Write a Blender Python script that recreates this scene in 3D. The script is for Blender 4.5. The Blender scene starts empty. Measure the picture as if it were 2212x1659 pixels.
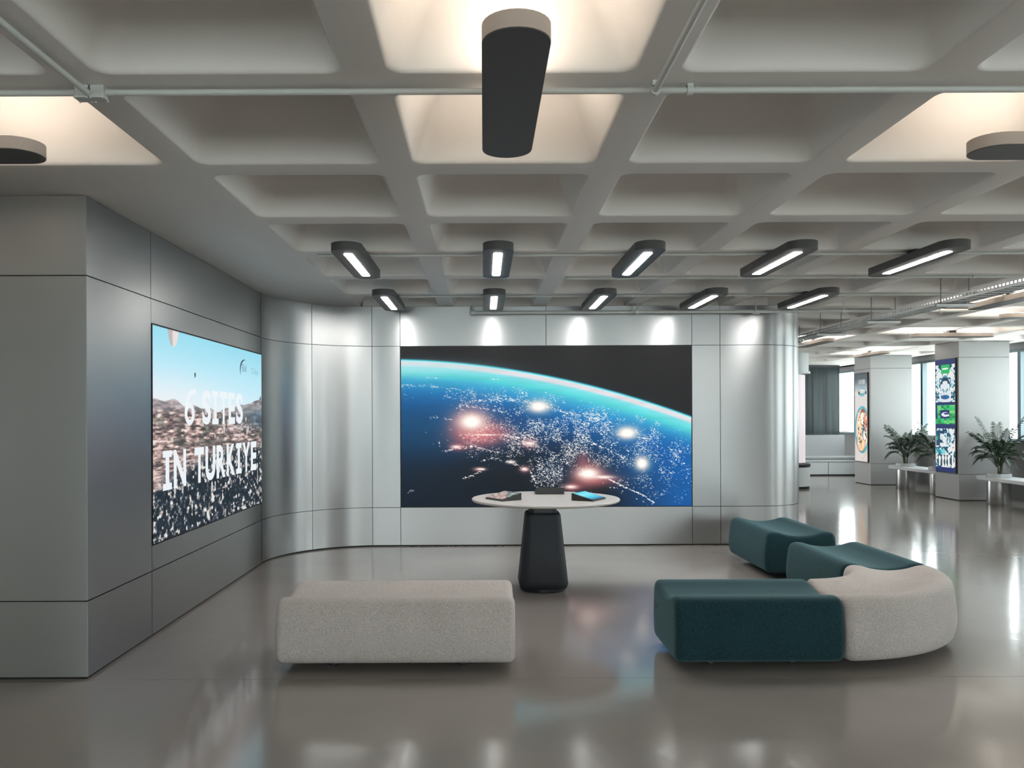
import bpy, bmesh, math, random
import numpy as np
from math import pi, sin, cos, radians as R
from mathutils import Vector, Matrix

S = bpy.context.scene
COL = S.collection

# ------------------------------------------------------------------ camera, world, light, exposure
cd = bpy.data.cameras.new('camera'); cam = bpy.data.objects.new('camera', cd); COL.objects.link(cam)
cam.location = (0, 0, 1.5); cam.rotation_euler = (pi/2, 0.004, 0)
cd.sensor_width = 36; cd.lens = 1760*36/2212
cd.shift_x = 61/2212; cd.shift_y = 70.5/2212
cd.clip_start = 0.05; cd.clip_end = 300
S.camera = cam
S.view_settings.view_transform = 'Standard'; S.view_settings.look = 'None'
S.view_settings.exposure = 0.60; S.view_settings.gamma = 1.0; S.view_settings.use_curve_mapping = False
SKY = 4.5
W = bpy.data.worlds.new('overcast'); S.world = W; W.use_nodes = True
nt = W.node_tree; nt.nodes.clear()
tc = nt.nodes.new('ShaderNodeTexCoord'); sx = nt.nodes.new('ShaderNodeSeparateXYZ'); cr = nt.nodes.new('ShaderNodeValToRGB')
bg = nt.nodes.new('ShaderNodeBackground'); wo = nt.nodes.new('ShaderNodeOutputWorld')
mp = nt.nodes.new('ShaderNodeMapRange'); mp.inputs[1].default_value = -0.15; mp.inputs[2].default_value = 0.25
cr.color_ramp.elements[0].position = 0.25; cr.color_ramp.elements[0].color = (0.89, 0.89, 0.87, 1)
cr.color_ramp.elements[1].position = 0.55; cr.color_ramp.elements[1].color = (0.98, 0.985, 0.985, 1)
e = cr.color_ramp.elements.new(0.40); e.color = (0.76, 0.86, 0.89, 1)
nt.links.new(tc.outputs['Generated'], sx.inputs[0]); nt.links.new(sx.outputs['Z'], mp.inputs[0])
nt.links.new(mp.outputs[0], cr.inputs[0]); nt.links.new(cr.outputs[0], bg.inputs[0]); bg.inputs[1].default_value = SKY
nt.links.new(bg.outputs[0], wo.inputs[0])
try:
    S.cycles.max_bounces = 6; S.cycles.diffuse_bounces = 3; S.cycles.glossy_bounces = 2; S.cycles.adaptive_threshold = .05
    S.cycles.sample_clamp_indirect = 6; S.cycles.caustics_reflective = False; S.cycles.caustics_refractive = False
except Exception: pass

LED_UP = 6.0        # upward strips in the coffers
LED_DOWN = 36.0     # downward strips
SOF = 2.78          # height of the rib undersides
PX, PY = 1.085, 1.09
CX0, CY0 = 0.108, 3.21

def colx(i): return CX0 + PX*i                 # centre of a coffer column
def rowy(k): return CY0 + PY*k + 0.46          # centre of a coffer row
def riby(k): return CY0 + PY*k - 0.085         # rib in front of row k

PIL = [14.2 + 3.24*j for j in range(-6, 2)]     # near faces of the facade pillars
FX = 9.55                                       # facade plane

# ------------------------------------------------------------------ materials
def srgb(r, g=None, b=None):
    if g is None: g = b = r
    f = lambda c: (c/255/12.92) if c/255 <= 0.04045 else ((c/255+0.055)/1.055)**2.4
    return (f(r), f(g), f(b), 1)

MATS = {}
def mat(name, color=(.5,.5,.5,1), rough=.5, metal=0, spec=.5, emit=None, estr=0, coat=0, coat_rough=.1, sheen=0):
    m = bpy.data.materials.new(name); m.use_nodes = True; MATS[name] = m
    b = m.node_tree.nodes['Principled BSDF']
    b.inputs['Base Color'].default_value = color; b.inputs['Roughness'].default_value = rough
    b.inputs['Metallic'].default_value = metal; b.inputs['Specular IOR Level'].default_value = spec
    b.inputs['Coat Weight'].default_value = coat; b.inputs['Coat Roughness'].default_value = coat_rough
    b.inputs['Sheen Weight'].default_value = sheen
    if emit: b.inputs['Emission Color'].default_value = emit; b.inputs['Emission Strength'].default_value = estr
    return m
def N(m, t): return m.node_tree.nodes.new(t)
def L(m, a, b): m.node_tree.links.new(a, b)
def bsdf(m): return m.node_tree.nodes['Principled BSDF']

def objcoord(m, scale=(1,1,1)):
    t = N(m, 'ShaderNodeTexCoord'); p = N(m, 'ShaderNodeMapping'); p.inputs['Scale'].default_value = scale
    g = N(m, 'ShaderNodeNewGeometry'); L(m, g.outputs['Position'], p.inputs[0]); return p.outputs[0]
def noise(m, vec, scale, detail=3, rough=.5):
    n = N(m, 'ShaderNodeTexNoise'); n.inputs['Scale'].default_value = scale; n.inputs['Detail'].default_value = detail
    n.inputs['Roughness'].default_value = rough; L(m, vec, n.inputs['Vector']); return n
def maprange(m, out, a, b, c, d):
    r = N(m, 'ShaderNodeMapRange'); r.inputs[1].default_value = a; r.inputs[2].default_value = b
    r.inputs[3].default_value = c; r.inputs[4].default_value = d; L(m, out, r.inputs[0]); return r.outputs[0]
def bump(m, out, strength, dist):
    b = N(m, 'ShaderNodeBump'); b.inputs['Strength'].default_value = strength; b.inputs['Distance'].default_value = dist
    L(m, out, b.inputs['Height']); L(m, b.outputs[0], bsdf(m).inputs['Normal']); return b
def mixcol(m, fac, c1, c2):
    x = N(m, 'ShaderNodeMix'); x.data_type = 'RGBA'; L(m, fac, x.inputs['Factor'])
    x.inputs['A'].default_value = c1; x.inputs['B'].default_value = c2; return x.outputs['Result']

def brushed(name, col, rough, aniso):
    m = mat(name, col, rough, 1.0)
    b = bsdf(m); b.inputs['Anisotropic'].default_value = aniso
    c = N(m, 'ShaderNodeCombineXYZ'); c.inputs[2].default_value = 1.0; L(m, c.outputs[0], b.inputs['Tangent'])   # grain lies level, so light smears upright
    return m
M_STEEL = brushed('brushed_steel', (.435, .442, .442, 1), .325, .75)
M_SATIN = mat('satin_aluminium', (.37, .375, .375, 1), .42, .15, .3)
M_GAP = mat('panel_gap', (.012, .012, .012, 1), .8)
M_CEIL = mat('ceiling_paint', srgb(238, 234, 229), .55)
_n = noise(M_CEIL, objcoord(M_CEIL), 9, 5, .6); bump(M_CEIL, _n.outputs[0], .25, .004)
M_WALLW = mat('white_paint', srgb(178, 178, 176), .6)
M_FLOOR = mat('polished_floor', srgb(150, 147, 144), .22, 0, 1.0)
_v = objcoord(M_FLOOR); _n = noise(M_FLOOR, _v, .55, 4, .55); _n2 = noise(M_FLOOR, _v, 26, 3, .6); _n3 = noise(M_FLOOR, _v, 4, 2, .5)
L(M_FLOOR, mixcol(M_FLOOR, maprange(M_FLOOR, _n.outputs[0], .3, .7, 0, 1), srgb(143, 137, 132), srgb(157, 150, 145)), bsdf(M_FLOOR).inputs['Base Color'])
L(M_FLOOR, maprange(M_FLOOR, _n2.outputs[0], .3, .75, .08, .17), bsdf(M_FLOOR).inputs['Roughness'])
bump(M_FLOOR, _n3.outputs[0], .06, .010)
M_LAMP = mat('lamp_charcoal', srgb(78, 77, 77), .5)
M_TAUPE = mat('lamp_taupe', srgb(176, 164, 154), .5)
M_LEDU = mat('led_strip_warm', (1, 1, 1, 1), .5, emit=(1.0, .87, .74, 1), estr=LED_UP)
M_LEDF = mat('led_strip_neutral', (1, 1, 1, 1), .5, emit=(1.0, .94, .88, 1), estr=LED_UP*4.5)
M_LEDD = mat('led_strip_white', (1, 1, 1, 1), .5, emit=(1.0, .97, .93, 1), estr=LED_DOWN)
def fabric(name, c1, c2, scale, sheen, b=.5):
    m = mat(name, c1, .95, 0, .2, sheen=sheen); v = objcoord(m); n = noise(m, v, scale, 3, .7); n2 = noise(m, v, 5, 3, .5)
    mm = N(m, 'ShaderNodeMath'); mm.operation = 'MULTIPLY_ADD'; L(m, n2.outputs[0], mm.inputs[0]); mm.inputs[1].default_value = .12; L(m, n.outputs[0], mm.inputs[2])
    L(m, mixcol(m, maprange(m, mm.outputs[0], .36, .76, 0, 1), c1, c2), bsdf(m).inputs['Base Color'])
    bump(m, n.outputs[0], b, .004); return m
M_FABW = fabric('white_wool', srgb(156, 149, 144), srgb(216, 208, 203), 170, .15)
M_FABT = fabric('teal_velvet', srgb(18, 40, 46), srgb(36, 66, 72), 120, .4, .25)
bsdf(M_FABT).inputs['Sheen Tint'].default_value = (.34, .56, .60, 1)
M_TOP = mat('table_laminate', srgb(200, 195, 191), .35)
M_NAVY = mat('table_navy', srgb(30, 34, 42), .6)
M_BLACK = mat('black_plastic', srgb(30, 31, 33), .4)
M_PIPE = mat('pipe_paint', srgb(206, 208, 204), .4)
M_GALV = mat('galvanised_steel', (.66, .67, .67, 1), .4, .35)
M_ROD = mat('threaded_rod', (.2, .2, .2, 1), .5, .6)
M_ALU = mat('window_aluminium', srgb(120, 136, 142), .4, .3)
M_DARKG = mat('dark_glass', srgb(38, 50, 54), .3, 0, .25)
_v = objcoord(M_DARKG, (1, 1, .05)); _n = noise(M_DARKG, _v, 9, 3, .6)
L(M_DARKG, mixcol(M_DARKG, maprange(M_DARKG, _n.outputs[0], .35, .65, 0, 1), srgb(20, 26, 28), srgb(44, 58, 62)), bsdf(M_DARKG).inputs['Base Color'])
M_SLAB = mat('pale_stone', srgb(196, 200, 202), .4)
M_LEAF = mat('palm_leaf', srgb(44, 66, 46), .5)
_n = noise(M_LEAF, objcoord(M_LEAF), 12, 2); L(M_LEAF, mixcol(M_LEAF, maprange(M_LEAF, _n.outputs[0], .3, .7, 0, 1), srgb(26, 40, 32), srgb(54, 76, 54)), bsdf(M_LEAF).inputs['Base Color'])
M_STEM = mat('palm_stem', srgb(70, 74, 48), .6)
M_SOIL = mat('soil', srgb(46, 40, 34), .9)
M_WHITE = mat('white_lacquer', srgb(214, 220, 222), .35)
M_GREYP = mat('grey_laminate', srgb(168, 170, 172), .5)
def glass():
    m = bpy.data.materials.new('clear_glass'); m.use_nodes = True; t = m.node_tree; t.nodes.clear()
    o = t.nodes.new('ShaderNodeOutputMaterial'); mx = t.nodes.new('ShaderNodeMixShader'); fr = t.nodes.new('ShaderNodeValue')
    tr = t.nodes.new('ShaderNodeBsdfTransparent'); gl = t.nodes.new('ShaderNodeBsdfGlossy'); gl.inputs['Roughness'].default_value = .02
    tr.inputs[0].default_value = (.92, .97, .97, 1); fr.outputs[0].default_value = .05
    t.links.new(fr.outputs[0], mx.inputs[0]); t.links.new(tr.outputs[0], mx.inputs[1]); t.links.new(gl.outputs[0], mx.inputs[2]); t.links.new(mx.outputs[0], o.inputs[0])
    return m
M_GLASS = glass()

# ------------------------------------------------------------------ mesh helpers
class MB:
    def __init__(s): s.v = []; s.f = []; s.sm = []; s.uv = None
    def add(s, vs, fs, smooth=False):
        o = len(s.v); s.v += [tuple(p) for p in vs]; s.f += [tuple(i+o for i in f) for f in fs]; s.sm += [smooth]*len(fs); return s
    def box(s, x0, x1, y0, y1, z0, z1):
        return s.add([(x0,y0,z0),(x1,y0,z0),(x1,y1,z0),(x0,y1,z0),(x0,y0,z1),(x1,y0,z1),(x1,y1,z1),(x0,y1,z1)],
                     [(0,3,2,1),(4,5,6,7),(0,1,5,4),(1,2,6,5),(2,3,7,6),(3,0,4,7)])
    def prism(s, loop, z0, z1, smooth=False, cap=True):
        n = len(loop); vs = [(x,y,z0) for x,y in loop]+[(x,y,z1) for x,y in loop]
        s.add(vs, [(i,(i+1)%n,(i+1)%n+n,i+n) for i in range(n)], smooth)
        if cap:
            s.add([(x,y,z0) for x,y in loop], [tuple(range(n-1,-1,-1))]); s.add([(x,y,z1) for x,y in loop], [tuple(range(n))])
        return s
    def rings(s, rs, smooth=True, cap0=True, cap1=True, close=True):
        n = len(rs[0]); vs = [p for r in rs for p in r]; fs = []
        for k in range(len(rs)-1):
            for i in range(n if close else n-1):
                j = (i+1) % n; fs.append((k*n+i, k*n+j, (k+1)*n+j, (k+1)*n+i))
        s.add(vs, fs, smooth)
        if cap0: s.add(rs[0], [tuple(range(n-1,-1,-1))])
        if cap1: s.add(rs[-1], [tuple(range(n))])
        return s
    def lathe(s, prof, n=32, cx=0, cy=0, smooth=True):
        return s.rings([[(cx+r*cos(2*pi*i/n), cy+r*sin(2*pi*i/n), z) for i in range(n)] for r, z in prof], smooth)
    def tube(s, pts, r, n=10, smooth=True):
        pts = [Vector(p) for p in pts]; rs = []; up = None
        for i, p in enumerate(pts):
            d = (pts[min(i+1,len(pts)-1)]-pts[max(i-1,0)]).normalized()
            if up is None: up = Vector((0,0,1)) if abs(d.z) < .9 else Vector((1,0,0))
            a = d.cross(up).normalized(); b = a.cross(d).normalized(); up = b
            rr = r[i] if isinstance(r, (list, tuple)) else r
            rs.append([tuple(p + a*rr*cos(2*pi*k/n) + b*rr*sin(2*pi*k/n)) for k in range(n)])
        return s.rings(rs, smooth)
    def mesh(s, name, m):
        me = bpy.data.meshes.new(name); me.from_pydata(s.v, [], s.f); me.materials.append(m)
        me.polygons.foreach_set('use_smooth', s.sm)
        bm = bmesh.new(); bm.from_mesh(me); bmesh.ops.remove_doubles(bm, verts=bm.verts, dist=1e-5)
        bmesh.ops.recalc_face_normals(bm, faces=bm.faces); bm.to_mesh(me); bm.free()
        me.set_sharp_from_angle(angle=R(42))
        return me
    def build(s, name, m, parent=None, loc=(0,0,0), rot=(0,0,0)):
        return link(name, s.mesh(name, m), parent, loc, rot)
def link(name, me, parent=None, loc=(0,0,0), rot=(0,0,0)):
    o = bpy.data.objects.new(name, me); COL.objects.link(o); o.location = loc; o.rotation_euler = rot
    if parent: o.parent = parent
    return o
def empty(name, loc=(0,0,0), rz=0):
    o = bpy.data.objects.new(name, None); COL.objects.link(o); o.location = loc; o.rotation_euler = (0,0,rz); return o
def tag(o, label, cat, group=None):
    o['label'] = label; o['category'] = cat
    if group: o['group'] = group
    return o
def struct(o, label=None):
    o['kind'] = 'structure'
    if label: o['label'] = label
    return o
def bevel_mod(o, w, seg=2):
    b = o.modifiers.new('bevel', 'BEVEL'); b.width = w; b.segments = seg; b.limit_method = 'ANGLE'; return o
def rrect(hx, hy, r, n=6):
    out = []
    for (sx_, sy_, a0) in ((1,1,0),(-1,1,90),(-1,-1,180),(1,-1,270)):
        for i in range(n+1):
            a = R(a0+90*i/n); out.append((sx_*(hx-r)+r*cos(a), sy_*(hy-r)+r*sin(a)))
    return out
def stadium(hl, hw, n=12):        # long axis along x
    return [(hl-hw+hw*cos(R(-90+180*i/n)), hw*sin(R(-90+180*i/n))) for i in range(n+1)] + \
           [(-hl+hw+hw*cos(R(90+180*i/n)), hw*sin(R(90+180*i/n))) for i in range(n+1)]

# ------------------------------------------------------------------ setting: floor
floor = struct(MB().box(-8.2, 9.9, -6.3, 23.6, -.12, -.02).build('floor', M_GAP), 'polished light grey poured floor')
JY = 4.668
for (x0, x1, y0, y1) in ((-8.2, 9.9, -6.3, JY-.002), (-8.2, 9.9, JY+.002, 23.6)):
    MB().box(x0, x1, y0, y1, -.02, 0).build('floor_slab', M_FLOOR, floor)

# ------------------------------------------------------------------ setting: coffered ceiling
def coffer_mesh():
    mb = MB(); n = 6
    prof = [(0,0),(.004,.0006),(.010,.006),(.016,.016),(.022,.04),(.145,.29),(.165,.315),(.20,.325)]
    rs = []
    for ins, h in prof:
        rs.append([(x,y,h) for x,y in rrect(.465-ins, .46-ins, .07, n)])
    outer = []
    for x, y, _ in rs[0]:
        k = max(abs(x)/.465, abs(y)/.46); outer.append((x/k/.465*PX/2, y/k/.46*PY/2, 0))
    c = n+1                                        # square off the tile's four corners
    for q, (sx_, sy_) in enumerate(((1,1),(-1,1),(-1,-1),(1,-1))):
        outer[q*c + n//2] = (sx_*PX/2, sy_*PY/2, 0)
    mb.rings([outer, rs[0]], False, False, False)
    mb.rings(rs, True, False, True)
    return mb.mesh('coffer', M_CEIL)
cm = coffer_mesh()
ceil_mb = MB().box(-8.2, 9.9, -6.3, 23.6, 3.3, 3.4)
XL = colx(-3)-PX/2; YB = riby(1); YF = riby(-2)     # edges of the coffered field
ceil_mb.box(-8.2, 9.9, -6.3, YF, SOF, SOF+.1)       # plain slab over the entrance side
ceil_mb.box(-8.2, XL, YF, YB, SOF, SOF+.1)
ceil_mb.box(-8.2, colx(-1)-PX/2, YB, 9.9, SOF, SOF+.1)
ceil_mb.box(colx(8)+PX/2, 9.9, YF, 23.6, SOF, SOF+.1)
YE = riby(15)
ceil_mb.box(3.0, 9.9, YE, 23.6, SOF, SOF+.1)
ceiling = struct(ceil_mb.build('ceiling', M_CEIL), 'white painted concrete waffle ceiling')
MB().box(-1.4, 3.3, 9.462, 9.55, SOF, 3.3).build('bulkhead', M_CEIL, ceiling)
MB().box(3.72, 3.828, 10.0, 16.5, SOF, 3.3).build('bulkhead', M_CEIL, ceiling)
for k in range(-2, 15):
    for i in range(-3, 9):
        if k >= 1 and i < -1: continue
        if k >= 6 and i < 3: continue
        link('coffer', cm, ceiling, (colx(i), riby(k)+PY/2, SOF))

# ------------------------------------------------------------------ setting: walls of brushed steel panels
G = .003
def arc(cx, cy, r, a0, a1, n): return [(cx+r*cos(R(a0+(a1-a0)*i/n)), cy+r*sin(R(a0+(a1-a0)*i/n))) for i in range(n+1)]
def offs(path, d):                                  # offset to the right-hand side of travel by d
    out = []
    for i, p in enumerate(path):
        a = path[max(i-1,0)]; b = path[min(i+1,len(path)-1)]; tx, ty = b[0]-a[0], b[1]-a[1]; l = math.hypot(tx,ty)
        out.append((p[0]+ty/l*d, p[1]-tx/l*d))
    return out
def trim(path, g):
    p = [Vector(q) for q in path]; d0 = (p[1]-p[0]).normalized(); d1 = (p[-1]-p[-2]).normalized()
    p[0] = p[0]+d0*g; p[-1] = p[-1]-d1*g; return [tuple(q) for q in p]
def panel(path, z0, z1, parent, t=.012, m=M_STEEL, name='steel_panel'):
    """path runs so that the room lies on its right-hand side; the front of the panel is the path itself"""
    p = trim(path, G); q = offs(p, -t); n = len(p); z0 += G; z1 -= G; mb = MB(); sm = n > 3
    def strip(a, b, s=False): mb.add(a+b, [(i,i+1,n+i+1,n+i) for i in range(n-1)], s)
    A = [(x,y,z0) for x,y in p]; B = [(x,y,z1) for x,y in p]; C = [(x,y,z0) for x,y in q]; D = [(x,y,z1) for x,y in q]
    vs = A+B+C+D; F = []
    for i in range(n-1): F.append((i,i+1,n+i+1,n+i)); 
    me = MB(); me.add(vs, F, sm)
    F2 = []
    for i in range(n-1): F2 += [(2*n+i,3*n+i,3*n+i+1,2*n+i+1),(n+i,n+i+1,3*n+i+1,3*n+i),(i,2*n+i,2*n+i+1,i+1)]
    F2 += [(0,n,3*n,2*n),(n-1,3*n-1,4*n-1,2*n-1)]
    me.f += F2; me.sm += [False]*len(F2)
    return me.build(name, m, parent)
def backing(name, path, z1, label, depth=.12, m=M_GAP):
    a = offs(path, -.0125); b = offs(path, -depth); n = len(a); mb = MB()
    vs = [(x,y,0) for x,y in a]+[(x,y,z1) for x,y in a]+[(x,y,0) for x,y in b]+[(x,y,z1) for x,y in b]; F = []
    for i in range(n-1): F += [(i,i+1,n+i+1,n+i),(2*n+i,3*n+i,3*n+i+1,2*n+i+1),(n+i,n+i+1,3*n+i+1,3*n+i)]
    F += [(0,n,3*n,2*n),(n-1,3*n-1,4*n-1,2*n-1)]
    mb.add(vs, F); return struct(mb.build(name, m), label)
ROWS = ((.012, .45), (.45, 2.32), (2.32, SOF))
WX, WY, BY = -2.278, 4.676, 9.45                    # left wall plane, its front end, back wall plane
AC = (-1.178, 8.35)                                 # centre of the concave corner
cornr = arc(AC[0], AC[1], 1.1, 180, 90, 28)
def cpart(a0, a1): return arc(AC[0], AC[1], 1.1, a0, a1, 14)

wl = backing('wall_left', [(WX, WY+.02)]+[(WX, 8.35)]+cornr[1:]+[(-.967, BY)], SOF, 'brushed steel wall with video wall curving into the back wall')
SY0, SY1, SZ0, SZ1 = 5.584, 8.342, .624, 2.150      # left video wall
for z0, z1 in ROWS: panel([(WX, WY), (WX, SY0)], z0, z1, wl)
panel([(WX, SY0), (WX, SY1)], .012, .45, wl); panel([(WX, SY0), (WX, SY1)], .45, SZ0, wl)
panel([(WX, SY0), (WX, SY1)], SZ1, 2.32, wl); panel([(WX, SY0), (WX, SY1)], 2.32, SOF, wl)
for z0, z1 in ROWS:
    panel(cpart(180, 133), z0, z1, wl); panel(cpart(133, 96), z0, z1, wl)
    panel(arc(AC[0], AC[1], 1.1, 96, 90, 4)+[(-.967, BY)], z0, z1, wl)
ws = backing('wall_side', [(-8.0, WY), (WX-.02, WY)], SOF, 'brushed steel wall facing the entrance beside the left video wall')
for x0, x1 in ((-8.0, -6.6), (-6.6, -5.2), (-5.2, -3.7), (-3.7, WX)):
    for z0, z1 in ROWS: panel([(x0, WY), (x1, WY)], z0, z1, ws)

RC = (3.24, 10.05)
bx0, bx1, bx2 = -.967, 2.416, 2.744
wb = backing('wall_back', [(bx0, BY), (3.24, BY)]+arc(RC[0], RC[1], .6, -90, 0, 16)[1:]+[(3.84, 16.5)], SOF, 'brushed steel back wall holding the large video wall')
for x0, x1 in ((bx0, .725), (.725, bx1)): panel([(x0, BY), (x1, BY)], 2.32, SOF, wb)
panel([(bx0, BY), (bx1, BY)], .012, .45, wb)
for z0, z1 in ROWS:
    panel([(bx1, BY), (bx2, BY)], z0, z1, wb)
    panel([(bx2, BY), (3.24, BY)]+arc(RC[0], RC[1], .6, -90, 0, 20)[1:], z0, z1, wb)
    for y0, y1 in ((10.05, 12.2), (12.2, 14.35), (14.35, 16.5)): panel([(3.84, y0), (3.84, y1)], z0, z1, wb)

# plain enclosing walls out of view
struct(MB().box(-8.2, -8.0, -6.3, WY, 0, 3.3).build('wall_entrance', M_CEIL), 'plain white wall')
struct(MB().box(3.6, 9.9, 23.35, 23.6, 0, 3.3).build('wall_far', M_WALLW), 'plain wall behind the dark glazed partition')

# facade with windows on the right and behind the camera
SILL, HEAD = 1.01, 2.67
wr = struct(MB().box(FX, FX+.3, -6.3, 23.6, 0, SILL).build('wall_right', M_GREYP), 'window parapet and lintel of the facade')
MB().box(FX, FX+.3, -6.3, 23.6, HEAD, 3.3).build('lintel', M_GREYP, wr)
MB().box(FX-.06, FX+.02, -6.3, 23.6, SILL, SILL+.03).build('window_ledge', M_ALU, wr)
rw = MB().box(-8.2, 9.9, -6.3, -6.0, 0, SILL).build('wall_rear', M_WALLW); struct(rw, 'parapet of the entrance side')
MB().box(-8.2, 9.9, -6.3, -6.0, HEAD, 3.3).build('lintel', M_WALLW, rw)
for x0, x1 in ((-8.2, -6.3), (8.1, 9.9)): MB().box(x0, x1, -6.3, -6.0, SILL, HEAD).build('pier', M_WALLW, rw)
def window(n, y0, y1, rear=False):
    w = struct(empty('window_%d' % n, (y0, -6.12, SILL) if rear else (FX+.06, y0, SILL), -pi/2 if rear else 0), 'tall aluminium framed window of the facade')
    d = y1-y0; h = HEAD-SILL; mb = MB()
    mb.box(-.05,.05,0,.045,0,h); mb.box(-.05,.05,d-.045,d,0,h); mb.box(-.05,.05,.045,d-.045,0,.05); mb.box(-.05,.05,.045,d-.045,h-.05,h)
    mb.build('frame', M_ALU, w)
    MB().box(-.006,.006,.045,d-.045,.05,h-.05).build('pane', M_GLASS, w)
PD = .75
for j, y in enumerate(PIL):
    if j < 6: MB().box(8.28, 9.17, y, y+PD, 0, SOF).build('pier', M_SATIN, wr)
edges = [-6.0]+[y+.35 for y in PIL]+[21.0, 23.35]
for j in range(len(edges)-1): window(j+1, edges[j], edges[j+1])
for j in range(4): window(20+j, -6.3+3.6*j, -2.7+3.6*j, True)

# ------------------------------------------------------------------ pillars with steel cladding (far right)
def pillar(n, y, label):
    x0, x1, y0, y1 = 8.28, 9.17, y, y+PD
    p = struct(MB().box(x0+.014, x1, y0+.014, y1-.014, 0, SOF).build('pillar_%d' % n, M_GAP), label)
    rows = ((.012, .46), (.46, 2.5), (2.5, SOF))
    for z0, z1 in rows:
        panel([(x0, y0), (x1, y0)], z0, z1, p, m=M_SATIN)                 # front
        panel([(x0, y1), (x0, y0)], z0, z1, p, m=M_SATIN)                 # side facing the aisle
    return p
pillar(1, PIL[7], 'steel clad pillar with the pale food screen')
pillar(2, PIL[6], 'steel clad pillar with the blue and green screen')

# ------------------------------------------------------------------ pictures for the screens
rng = np.random.default_rng(7)
def vnoise(h, w, cy, cx, seed):
    g = np.random.default_rng(seed).random((cy+2, cx+2)); yy = np.linspace(0, cy, h, endpoint=False); xx = np.linspace(0, cx, w, endpoint=False)
    y0 = yy.astype(int); x0 = xx.astype(int); fy = (yy-y0)[:,None]; fx = (xx-x0)[None,:]
    fy = fy*fy*(3-2*fy); fx = fx*fx*(3-2*fx)
    a = g[y0][:,x0]; b = g[y0][:,x0+1]; c = g[y0+1][:,x0]; d = g[y0+1][:,x0+1]
    return (a*(1-fx)+b*fx)*(1-fy)+(c*(1-fx)+d*fx)*fy
def fbm(h, w, cy, cx, seed, o=4):
    s = 0; a = 1; t = 0
    for k in range(o): s = s + a*vnoise(h, w, cy*2**k, cx*2**k, seed+k); t += a; a *= .55
    return s/t
def lerp(a, b, t): return a+(b-a)*t
def ramp(t, stops):
    t = np.asarray(t); out = np.zeros(t.shape+(3,)); xs = [s[0] for s in stops]
    for c in range(3): out[...,c] = np.interp(t, xs, [s[1][c] for s in stops])
    return out
def screen_mat(name, arr, strength=1.0):
    """arr: rows top to bottom, sRGB 0..255"""
    a = np.clip(arr/255., 0, 1); lin = np.where(a <= .04045, a/12.92, ((a+.055)/1.055)**2.4)
    h, w, _ = lin.shape; px = np.ones((h, w, 4), np.float32); px[...,:3] = lin[::-1]
    im = bpy.data.images.new(name, w, h, float_buffer=True); im.pixels.foreach_set(px.ravel()); im.update(); im.pack()
    m = mat(name, (.008,.008,.009,1), .5, 0, .2); t = N(m, 'ShaderNodeTexImage'); t.image = im; t.extension = 'EXTEND'
    uv = N(m, 'ShaderNodeUVMap'); L(m, uv.outputs[0], t.inputs[0])
    L(m, t.outputs[0], bsdf(m).inputs['Emission Color']); bsdf(m).inputs['Emission Strength'].default_value = strength
    return m
def screen_face(name, corners, m, parent):
    """corners: lower left, lower right, upper right, upper left"""
    me = bpy.data.meshes.new(name); me.from_pydata(corners, [], [(0,1,2,3)]); me.materials.append(m)
    u = me.uv_layers.new(name='UVMap'); u.data.foreach_set('uv', [0,0,1,0,1,1,0,1]); return link(name, me, parent)

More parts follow.
